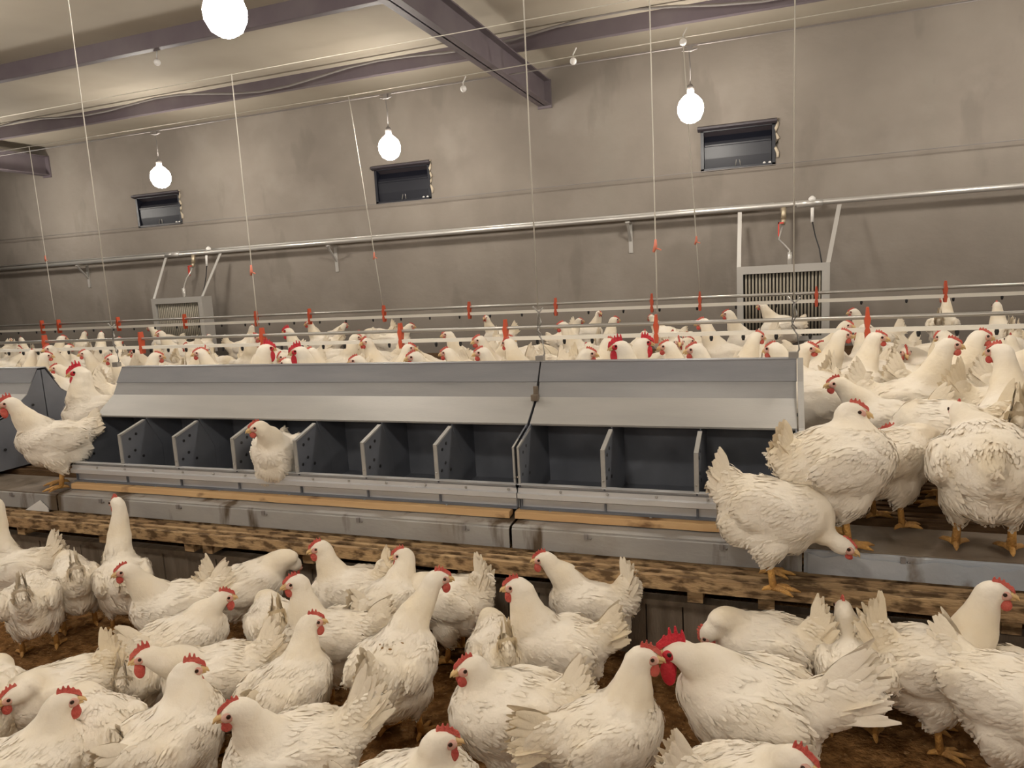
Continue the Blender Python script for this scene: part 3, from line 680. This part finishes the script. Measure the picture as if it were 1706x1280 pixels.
def make_hen(q, label, cat='hen', group=None, full=True):
    me, hd, fd, Rh = hen_mesh(q)
    root = thing(q.get('name', 'hen'), label, cat, (0,0,0), 0, group)
    o = bpy.data.objects.new('body', me); C.objects.link(o); o.parent = root
    W = frame_bm(Rh, hd)
    cs_ = q.get('comb', 1.0)*.86; cm = M['comb_bright'] if cs_ > 1.5 else M['comb']
    def part(name, bm, mt, smooth=True): return build(name, bm, mt, root, smooth)
    # comb: serrated blade along the crown
    bm = BM(); L0 = .040 + .011*cs_; n = 5; prof = []
    hgt = .0105*cs_+.003
    top = [(-.5,.10)]
    for k in range(n):
        c = -.42+.84*k/(n-1); pk = .80+.25*math.sin(k*1.1+.5)+.08*math.sin(k*5+q.get('seed',0)); top += [(c-.07,.48),(c-.025,pk),(c+.025,pk),(c+.07,.5)]
    top += [(.55,.12)]
    th = .0035+.0015*cs_
    A = []; B = []
    for x, h in top:
        x_ = .018+x*L0; zb = .026 - 9.5*(x_-.002)**2
        A.append((x_, zb-.004, zb + hgt*h*1.25*(1-.35*abs(x))))
    for i in range(len(A)-1):
        (xa, za, ha), (xb, zb_, hb) = A[i], A[i+1]
        ya = th
        v = [bm.verts.new(W(p)) for p in ((xa,-ya,za),(xb,-ya,zb_),(xb,-ya*.35,hb),(xa,-ya*.35,ha),(xa,ya,za),(xb,ya,zb_),(xb,ya*.35,hb),(xa,ya*.35,ha))]
        for f in ((0,1,2,3),(7,6,5,4),(3,2,6,7),(0,4,5,1),(0,3,7,4),(1,5,6,2)): bm.faces.new([v[j] for j in f])
    bmesh.ops.remove_doubles(bm, verts=bm.verts, dist=.0001)
    part('comb', bm, cm, False)
    # beak: upper and lower mandible in one tapered shape
    bm = BM(); tube(bm, [W((.030,0,-.001)), W((.041,0,-.001)), W((.050,0,-.005)), W((.056,0,-.012))], [.0105,.008,.0048,.0012], 8)
    tube(bm, [W((.029,0,-.008)), W((.041,0,-.010)), W((.049,0,-.013))], [.008,.0055,.0015], 7); part('beak', bm, M['beak'])
    # bare face skin, wattles, eyes
    for s in (-1, 1):
        bm = BM(); ell(bm, W((.023,s*.0145,-.001)), (.0145,.0078,.0115), Rh); part('face_skin', bm, cm if cs_ > 1.5 else M['face'])
        wl = .012*cs_+.002
        bm = BM(); ell(bm, W((.030,s*.009,-.016-wl)), (.010+.003*cs_,.0045,wl+.004), Rh); part('wattle', bm, cm)
        bm = BM(); ell(bm, W((.021,s*.0222,.004)), (.0050,.0028,.0050), Rh, 10, 7); part('eye', bm, M['eye'])
    if full:
        lg = q.get('leg', .075); sp = q.get('stance', (0.0, 0.0))
        for k, s in enumerate((-1, 1)):
            bm = BM(); fx = sp[k]; hk = Vector((-.012,s*.055,.105)); ft = Vector((fx,s*.058,.012))
            tube(bm, [hk+Vector((.004,0,.02)), hk, hk*.5+ft*.5, ft], [.016,.0105,.009,.0105], 10)
            for a, L in ((0,.072),(34,.058),(-34,.058),(180,.030)):
                c_, s_ = math.cos(math.radians(a)), math.sin(math.radians(a))
                q_ = [ft, ft+Vector((c_*L*.35,s_*L*.35,.001)), ft+Vector((c_*L*.75,s_*L*.75,-.003)), ft+Vector((c_*L,s_*L,-.009))]
                tube(bm, q_, [.009,.0072,.006,.0020], 8)
            part('leg', bm, M['leg'])
    return root
def view_az(x, y): return math.atan2(-x, y)
LV = {'L': 0.0, 'S': Z(-.90), 'D': Z(-.814), 'U': Z(-.80)}     # litter, step, ledge, upper platform
placed = []
def put(lab, lev, body, heading, head=None, hh=None, s=1.0, cat='hen', z=None, **q):
    """body, head: where body centre and head are seen; heading, hh: 0 right, 90 away, 180 left, -90 towards the viewer"""
    zg = LV[lev] if z is None else z
    if lev == 'L': s *= .88
    c = on_z(body[0], body[1], zg+.215*s)
    if 'Y' in q: c = on_y(body[0], body[1], q['Y'])
    az = view_az(c.x, c.y); yaw = math.radians(heading)+az
    q['seed'] = len(placed)+1
    c = c + Vector(q.get('shift', (0,0,0)))
    if head is not None and not isinstance(head, str):
        R = Matrix.Rotation(yaw, 3, 'Z'); q_def = Vector(q.get('hdef', (.13,0,.42)))
        wd = R @ (q_def*s) + Vector((c.x, c.y, zg)); eye = Vector((0,0,H)); d = ray(*head).normalized()
        hw = eye + d*max((wd-eye).dot(d), .3)
        hl = (R.inverted() @ (hw - Vector((c.x, c.y, zg))))/s
        nb = Vector((.08,0,.262)); v = hl-nb
        if v.length > .29: v = v*(.29/v.length)
        if v.length < .09: v = v*(.09/max(v.length,.01))
        hl = nb+v; q['head'] = tuple(hl)
        q['hyaw'] = math.radians((hh if hh is not None else heading) - heading)
    elif head == 'down': q['head'] = (.25, q.get('hside', 0), .07); q['hyaw'] = 0; q['hpitch'] = -1.0
    elif head == 'low': q['head'] = (.25, q.get('hside', 0), .20); q['hyaw'] = 0; q['hpitch'] = -.5
    elif head == 'preen': q['head'] = (.10,.10,.33); q['hyaw'] = 2.2; q['hpitch'] = -.5
    else: q['head'] = (.15,0,.42); q['hyaw'] = 0
    r = make_hen(q, lab, cat)
    r.location = (c.x, c.y, zg); r.rotation_euler = (0,0,yaw); r.scale = (s,s,s)
    placed.append((c.x, c.y, s, zg, body))
    return r
# hens on the litter, from the left
put('white hen cut by the left edge above the others, long neck raised beside the slats', 'L', (32,950), 150, (-12,838), 150)
put('white hen seen from behind near the left edge, tail up, pecking on bare litter', 'L', (54,1000), 80, 'down', tail=62, fat=.92)
put('white hen seen from behind with ragged raised tail, pecking left of the tall-necked hen', 'L', (122,968), 95, 'low', tail=66, tlen=.12, fat=.85)
put('tall-necked white hen seen from behind, head turned from the camera toward the slats', 'L', (204,965), 92, (195,838), 115, fat=.98, tail=20, tlen=.07)
put('white hen facing left with small pale comb, in front of the tall-necked hen', 'L', (290,1012), 178, (212,950), 185, comb=.7, tail=30)
put('white hen preening with its head tucked, ragged tail raised on the left, by the slats', 'L', (418,975), 12, (492,940), 60, tail=58, comb=.4, hpitch=-.9, bp=14)
put('white hen facing right with raised red comb, above the large-combed hen on the left', 'L', (308,1068), 22, (366,1000), 5, comb=1.1, tail=25)
put('mostly hidden white hen whose pale rump shows left of the large-combed hen', 'L', (226,1130), 75, 'down', s=.85, tail=60)
put('white hen with large red comb and wattles facing left, left foreground', 'L', (358,1130), 172, (247,1092), 180, comb=1.6, tail=42, tlen=.13, fat=1.05)
put('white hen in the left foreground with thick straight neck, red wattles, looking right', 'L', (290,1232), 42, (310,1118), 5, s=1.05, comb=1.35, nr=(.092,.034), tail=10, hpitch=-.15)
put('white hen facing left with raised yellowish tail, left foreground beyond the edge pair', 'L', (98,1158), 176, (32,1155), 185, comb=.8, tail=66, cream=.8, tlen=.115, fat=.95)
put('white hen at the lower left corner facing right, red comb and wattle', 'L', (45,1290), 25, (100,1176), 3, comb=1.1, s=1.05)
put('white hen in the lower left seen from behind, dark quill mark on its wing', 'L', (168,1225), 100, 'low', s=1.0, tail=12, tlen=.06)
put('white hen with brownish plumage cut by the left edge, above the lower left corner', 'L', (-12,1175), 80, 'low', cream=1.0, tail=45)
put('white hen at bottom left of centre facing left, broad tail raised at right', 'L', (488,1262), 176, (398,1183), 182, s=1.08, comb=.55, tail=48, tlen=.16, fat=1.0)
put('white hen looking right with yellowish hackle, left of centre, middle of the litter', 'L', (484,1150), 48, (516,1037), 8, comb=.9, cream=.6, tail=5, tlen=.06)
put('white hen facing left behind the yellow-hackled hen, wing folded, near the centre', 'L', (548,1062), 168, (494,970), 188, comb=.8, tail=15)
put('white hen seen from behind, narrow yellow tail upright, left of the centre', 'L', (455,1040), 97, 'low', cream=1.0, tail=78, tlen=.12, spread=.5, s=.9)
put('white hen facing left by the slats, pinkish comb, upright tail of a neighbour at right', 'L', (585,985), 165, (534,912), 190, comb=1.0, tail=66, cream=.7, spread=.6)
put('white hen turned away with its head looking left, beside the slats near the centre', 'L', (650,1005), 50, (672,924), 172, comb=1.0, tail=22)
dirty = put('white hen with brown dirt on its back, looking right, in the centre', 'L', (662,1108), 62, (727,964), 5, s=1.06, comb=.95, cream=.5, tail=34, tlen=.11, fat=1.05)
put('white hen with tall fanned white tail by the slats, body behind the dirty-backed hen', 'L', (752,1002), 150, 'low', tail=76, tlen=.13, bp=2)
put('plump white hen facing left in the centre foreground, dark pink comb', 'L', (848,1188), 168, (786,1110), 195, s=1.08, comb=.8, tail=38, fat=1.08)
put('white hen at the bottom edge of which only head and neck show, facing right', 'L', (690,1335), 20, (731,1236), 3, s=1.05, comb=1.0)
put('white hen facing left in front of the fluffy-tailed hen, serrated red comb', 'L', (925,1080), 172, (862,976), 182, s=1.03, comb=1.05, cream=.6, tail=30, nr=(.092,.034))
put('white hen by the slats facing left, fluffy upright tail, right of centre', 'L', (985,1005), 165, (908,931), 180, comb=.95, tail=76, tlen=.13)
put('white hen seen from behind with large yellow upright tail, centre, mostly hidden', 'L', (832,1088), 100, 'low', cream=1.0, tail=80, tlen=.13, spread=.5, s=.95)
put('white hen beak to beak with the rooster, facing right, brownish hackle', 'L', (1008,1222), 25, (1070,1094), 2, s=1.06, comb=1.0, cream=.75, tail=8, tlen=.14, fat=1.0)
put('white rooster with large crimson comb and wattles facing left, right foreground', 'L', (1245,1172), 172, (1134,1086), 181, s=1.22, cat='rooster', name='rooster', comb=2.3, tail=32, tlen=.19, spread=.95, bp=12, cream=.15)
put('white hen behind the rooster with lowered head at left and ragged tail at right', 'L', (1272,1078), 172, (1183,1052), 180, comb=.5, tail=60, hpitch=-1.0, cream=.6, s=1.05)
put('white hen seen straight from behind, right of the rooster tail, yellowish rump', 'L', (1422,1110), 98, (1410,1036), 100, cream=.8, tail=45, tlen=.08, fat=.95)
put('white hen facing right with red face and raised yellowish tail, right side', 'L', (1560,1110), 15, (1655,985), 5, s=1.08, comb=.9, tail=66, tlen=.14, cream=.7)
put('large white hen cut by the right edge, wing feathers lying diagonally', 'L', (1700,1165), -25, 'down', s=1.15, tail=30, tlen=.10)
put('white hen at the bottom edge under the rooster, head turned right, red comb', 'L', (1262,1330), 20, (1325,1268), -20, s=1.05, comb=1.1)
# hens on the step, the ledge and in the nest
put('white hen perched on the slatted step, bending right toward the neighbour foot', 'S', (1285,915), 5, (1400,908), -5, Y=2.07, s=1.0, hdef=(.26,0,.22), hpitch=-.35, tail=50, tlen=.09, bp=-8, comb=.15)
put('white hen standing on the ledge beside the nest, face to face with another hen', 'D', (1393,817), 32, (1430,714), 0, s=1.10, comb=.7, tlen=.08, tail=58, cream=.7, fat=1.15, bp=14, Y=2.21)
put('white hen close behind the ledge hen, one long quill hanging from its wing', 'U', (1480,800), 45, 'low', s=.95, tail=10, fat=1.0, Y=2.36)
put('white hen facing left with dark red wattle, meeting the ledge hen head on', 'U', (1572,752), 172, (1502,712), 183, s=1.08, comb=1.0, cream=.7, fat=1.08, Y=2.60)
put('plump white hen seen from behind on the right ledge, both feet spread', 'D', (1642,815), 96, (1606,694), 100, s=1.12, Y=2.22, fat=1.2, tail=40, tlen=.05, cream=.6, comb=.3)
put('white hen with red comb standing on the left ledge, facing left', 'D', (92,735), 178, (17,672), 183, s=1.0, comb=1.7, tail=22, tlen=.08, leg=.09, Y=2.24, fat=.95)
put('white rooster with vivid crimson comb in the gap between the nest boxes', 'U', (168,702), 172, (132,620), 185, s=1.1, cat='rooster', name='rooster', comb=2.3, nr=(.090,.036), Y=2.62)
put('white hen sitting inside a nest compartment, leaning out over the lip', 'U', (462,758), -105, (432,712), 190, s=.95, Y=2.31, z=Z(-.845), comb=.6, tail=20, tlen=.05, fat=.92)
# brown dirt on the back of one hen
c_ = dirty; bm = BM()
bv = [v.co for v in c_.children[0].data.vertices]
for k in range(26):
    a = rng.rand()*6.28; r_ = .032*rng.rand(); px_, py_ = -.035+1.2*r_*math.cos(a), -.005+r_*math.sin(a)
    top = max([v.z for v in bv if (v.x-px_)**2+(v.y-py_)**2 < .00012] or [.30])
    ell(bm, (px_, py_, top), (.003+.005*rng.rand(), .003+.004*rng.rand(), .0022), us=7, vs_=5)
build('dirt_patch', bm, mat('droppings', (.30,.17,.06), .9), c_, True)
# ---------------------------------------------------------------- the flock on the upper platform
PK = dict(vox=.0115, flakes=500)
def proto(**q):
    q = {**PK, **q}; r = make_hen(q, 'proto', 'hen', None); return r
PR = {
 'up':   proto(head=(.13,0,.425), hyaw=0, seed=101, comb=.6),
 'upl':  proto(head=(.12,.02,.43), hyaw=.9, seed=102, comb=.55, cream=.6),
 'upr':  proto(head=(.12,-.02,.42), hyaw=-.9, seed=103, comb=.45, tail=60),
 'short':proto(head=(.15,0,.36), hyaw=.2, seed=104, comb=.5, tail=35),
 'low':  proto(head=(.24,0,.20), hyaw=0, hpitch=-.5, seed=105, comb=.4, tail=62, cream=.7),
 'preen':proto(head=(.08,.09,.33), hyaw=2.4, hpitch=-.6, seed=106, comb=.5, tail=30),
 'plump':proto(head=(.14,.0,.40), hyaw=-.3, seed=107, comb=.35, fat=1.15, tail=15, tlen=.08),
 'cock': proto(head=(.13,0,.455), hyaw=.1, seed=108, comb=2.2, name='rooster', tail=40, tlen=.16, nr=(.088,.035)),
}
HEAD = {k: v for k, v in zip(PR, ((.13,0,.425),(.12,.02,.43),(.12,-.02,.42),(.15,0,.36),(.24,0,.20),(.08,.09,.33),(.14,0,.40),(.13,0,.455)))}
used = set(); flock = []
def bird(kind, x, y, yaw, s, how, exact=None):
    if x < .1: y = max(y, 3.16)
    if -.6 < x < .7 or -7.6 < x < -6.3: y = min(y, 6.72)
    src = PR[kind]
    if kind not in used: used.add(kind); r = src; kids = None
    else:
        r = src.copy(); C.objects.link(r)
        for ch in list(src.children):
            c = ch.copy(); C.objects.link(c); c.parent = r
    r.location = (x, y, Z(-.80)); r.rotation_euler = (0,0,yaw); r.scale = (s,s,s)
    if kind == 'cock': r['category'] = 'rooster'
    flock.append(dict(o=r, x=x, y=y, kind=kind, how=how, exact=exact)); return r
def by_head(kind, u, v, heading, s=1.0, dz=0, exact=None):
    """stand a bird on the platform so that its head is seen at (u, v)"""
    h = HEAD[kind]; p = on_z(u, v, Z(-.80) + (h[2]+dz)*s); az = view_az(p.x, p.y); yaw = math.radians(heading)+az
    R = Matrix.Rotation(yaw, 3, 'Z'); b = p - R @ (Vector((h[0],h[1],0))*s)
    return bird(kind, b.x, min(b.y, 7.2), yaw, s, heading, exact)
def by_body(kind, u, v, heading, s=1.0, exact=None):
    p = on_z(u, v, Z(-.80)+.215*s); return bird(kind, p.x, min(p.y, 7.2), math.radians(heading)+view_az(p.x, p.y), s, heading, exact)
# right of the nest, nearest rows
R_ = [
 ('b','plump',1383,700,170,1.12,'white hen with smooth back squeezed against the right end of the nest box'),
 ('h','short',1390,622,180,1.0,'white hen facing left with small red comb, just right of the nest roof end'),
 ('b','low',1560,672,20,1.1,'white hen with lowered head behind the perched pair on the right'),
 ('b','upl',1655,700,95,1.1,'white hen seen from behind with yellow tail, above the plump ledge hen'),
 ('h','upr',1512,562,60,1.08,'white hen with long upright neck and red wattle, right middle of the flock'),
 ('h','up',1420,562,15,1.05,'long-necked white hen with red face left of the rightmost near clip'),
 ('h','up',1470,575,12,1.08,'white hen with reddish lowered face under the rightmost near clip'),
 ('h','up',1607,562,20,1.08,'white hen leaning right with red wattle near the right edge of the flock'),
 ('h','short',1612,606,185,.98,'yellow-necked white hen facing left near the right edge'),
 ('h','up',1700,566,10,1.08,'white hen with dark red face cut by the right edge'),
 ('b','short',1690,640,0,1.12,'broad-backed white hen by the right edge behind the mesh panel'),
 ('h','plump',1400,578,0,1.05,'small-headed white hen between the nest end and the rightmost near clip'),
 ('h','short',1358,584,150,1.0,'white hen with face towards the camera just beyond the nest end'),
 ('h','up',1423,520,180,1.0,'distant white hen facing left, head above the near drinker line'),
 ('b','upl',1572,545,80,1.05,'distant white hen with tall white neck below the far line, on the right'),
 ('b','preen',1560,600,30,1.08,'white hen with bent head among the right middle rows'),
 ('b','low',1480,650,170,1.05,'hen with soiled rump in the right part of the flock beside the leaning hens'),
]
for k, kind, u, v, hd_, s, lab in R_: (by_body if k == 'b' else by_head)(kind, u, v, hd_, s, exact=lab)
# heads seen just over the nest roof, left to right
N_ = [(45,588,'short',0),(76,593,'upl',-60),(138,590,'up',180),(101,612,'short',170),(187,598,'up',170),(226,588,'plump',185),(282,591,'up',10),(313,590,'up',0),(334,588,'up',182),
 (410,586,'cock',5),(441,600,'cock',175),(523,586,'up',190),(586,602,'up',178),(628,568,'upl',170),(662,597,'up',185),(678,590,'short',182),(727,604,'short',185),(748,587,'up',170),(796,568,'up',200),(804,588,'up',182),
 (841,566,'up',-10),(933,593,'up',2),(999,590,'cock',182),(1078,572,'cock',0),(1036,577,'upr',60),(1112,562,'up',110),(1159,568,'upr',-30),(1193,582,'up',178),(1247,562,'up',30),(1306,583,'up',184),(578,541,'short',10),(268,556,'up',180),(1023,533,'upr',70),(1214,523,'up',175),(480,551,'cock',160)]
for u, v, k, hd_ in N_: by_head(k, u, v, hd_, 1.0 + .08*rng.rand())
# the rest of the crowd
def free(x, y, d):
    return all((x-f['x'])**2+(y-f['y'])**2 > d*d for f in flock) and all((x-p[0])**2+(y-p[1])**2 > (d*1.05)**2 for p in placed if p[3] > .2)
cnt = 0
for tries in range(6000):
    y = (2.35 + 2.45*rng.rand()) if tries % 14 else 4.8+2.2*rng.rand(); x = (-1.52 + 1.90*rng.rand())*y
    if y < 3.25 and x < .30: continue
    if .45 < x < 1.15 and 3.1 < y < 3.5: continue
    d = .36 if y < 4.8 else .72
    if not free(x, y, d): continue
    u, v = proj((x, y, Z(-.58)))
    if u < -20 or u > 1726: continue
    if len(flock) > 232: break
    kind = rng.choice(['up','upl','upr','short','low','preen','plump','up','short','plump','low'])
    hd_ = rng.choice([0,180,90,-90,20,160,200,-20,60,120]) + rng.randn()*12
    bird(kind, x, y, math.radians(hd_)+view_az(x, y), .98+.14*rng.rand(), hd_)
for it in range(40):      # ease crowded neighbours apart
    for i, a in enumerate(flock):
        for b in flock[:i]:
            dx, dy = a['x']-b['x'], a['y']-b['y']; dd = math.hypot(dx, dy)
            if dd < .33:
                k = (.33-dd)*.5/max(dd, .02)
                for f, sg in ((a, 1), (b, -1)):
                    f['x'] += sg*dx*k; f['y'] += sg*(dy+.01)*k
                    f['y'] = min(max(f['y'], 3.16 if f['x'] < .12 else 2.3), 6.72 if (-.6 < f['x'] < .7 or -7.6 < f['x'] < -6.3) else 7.2)
for f in [f for f in flock if not f['exact']]:
    if f['o'] not in PR.values() and any(g is not f and math.hypot(f['x']-g['x'], f['y']-g['y']) < .285 for g in flock):
        for ch in list(f['o'].children): bpy.data.objects.remove(ch)
        bpy.data.objects.remove(f['o']); flock.remove(f)
for f in flock: f['o'].location.x = f['x']; f['o'].location.y = f['y']
# one label for each bird of the flock: what it does, how deep it stands and which landmark it stands under
MARK = [(30,'left edge'),(75,'leftmost near clip'),(155,'gap with the rooster'),(235,'second near clip'),(330,'small wall heater'),(437,'third near clip'),(535,"long nest's left part"),(600,"long nest's middle"),(667,'fourth near clip'),(750,"long nest's right part"),(842,'fifth near clip'),(900,'nest seam cord'),(965,"short nest's left part"),(1040,'right wall bracket'),(1093,'sixth near clip'),(1180,'rightmost lamp cord'),(1265,"big heater's left side"),(1340,"nest's right end cord"),(1390,"big heater's right side"),(1445,'rightmost near clip'),(1510,'wall beyond big heater'),(1575,'rightmost far clip'),(1640,"rightmost clip's right"),(1700,'right edge')]
ROW = [(3.3,'nearest row'),(3.7,'second row'),(4.15,'third row'),(4.6,'fourth row'),(5.1,'middle rows'),(5.6,'rear middle rows'),(6.1,'third-last row'),(6.6,'second-last row'),(9,'last row')]
POSE = {'up':'upright','upl':'alert','upr':'watchful','short':'hunched','low':'pecking','preen':'preening','plump':'plump','cock':'big-combed'}
def face(h):
    h = h % 360
    return 'facing right' if h < 40 or h > 320 else 'facing away' if h < 140 else 'facing left' if h < 220 else 'facing us'
cells = {}
for f in flock:
    u, v = proj((f['x'], f['y'], Z(-.5))); f['u'] = u
    mk = min(MARK, key=lambda m_: abs(m_[0]-u))[1]; row = next(n for d_, n in ROW if f['y'] < d_)
    f['lab'] = (POSE[f['kind']], 'rooster' if f['kind'] == 'cock' else 'hen', face(f['how']), row, mk)
    if not f['exact']: cells.setdefault(f['lab'], []).append(f)
for lb, fs in cells.items():
    fs.sort(key=lambda f: f['u'])
    for i, f in enumerate(fs):
        pre = '' if len(fs) == 1 else ('left ' if i == 0 else 'right ' if i == len(fs)-1 else 'middle ')
        f['exact'] = '%s%s white %s %s, %s, near the %s' % (pre, lb[0], lb[1], lb[2], lb[3], lb[4])
for f in flock:
    f['o']['label'] = f['exact']; f['o']['group'] = 'flock of white hens on the raised platform'
print('FLOCK', len(flock), len(set(f['exact'] for f in flock)), max(len(f['exact'].split()) for f in flock))
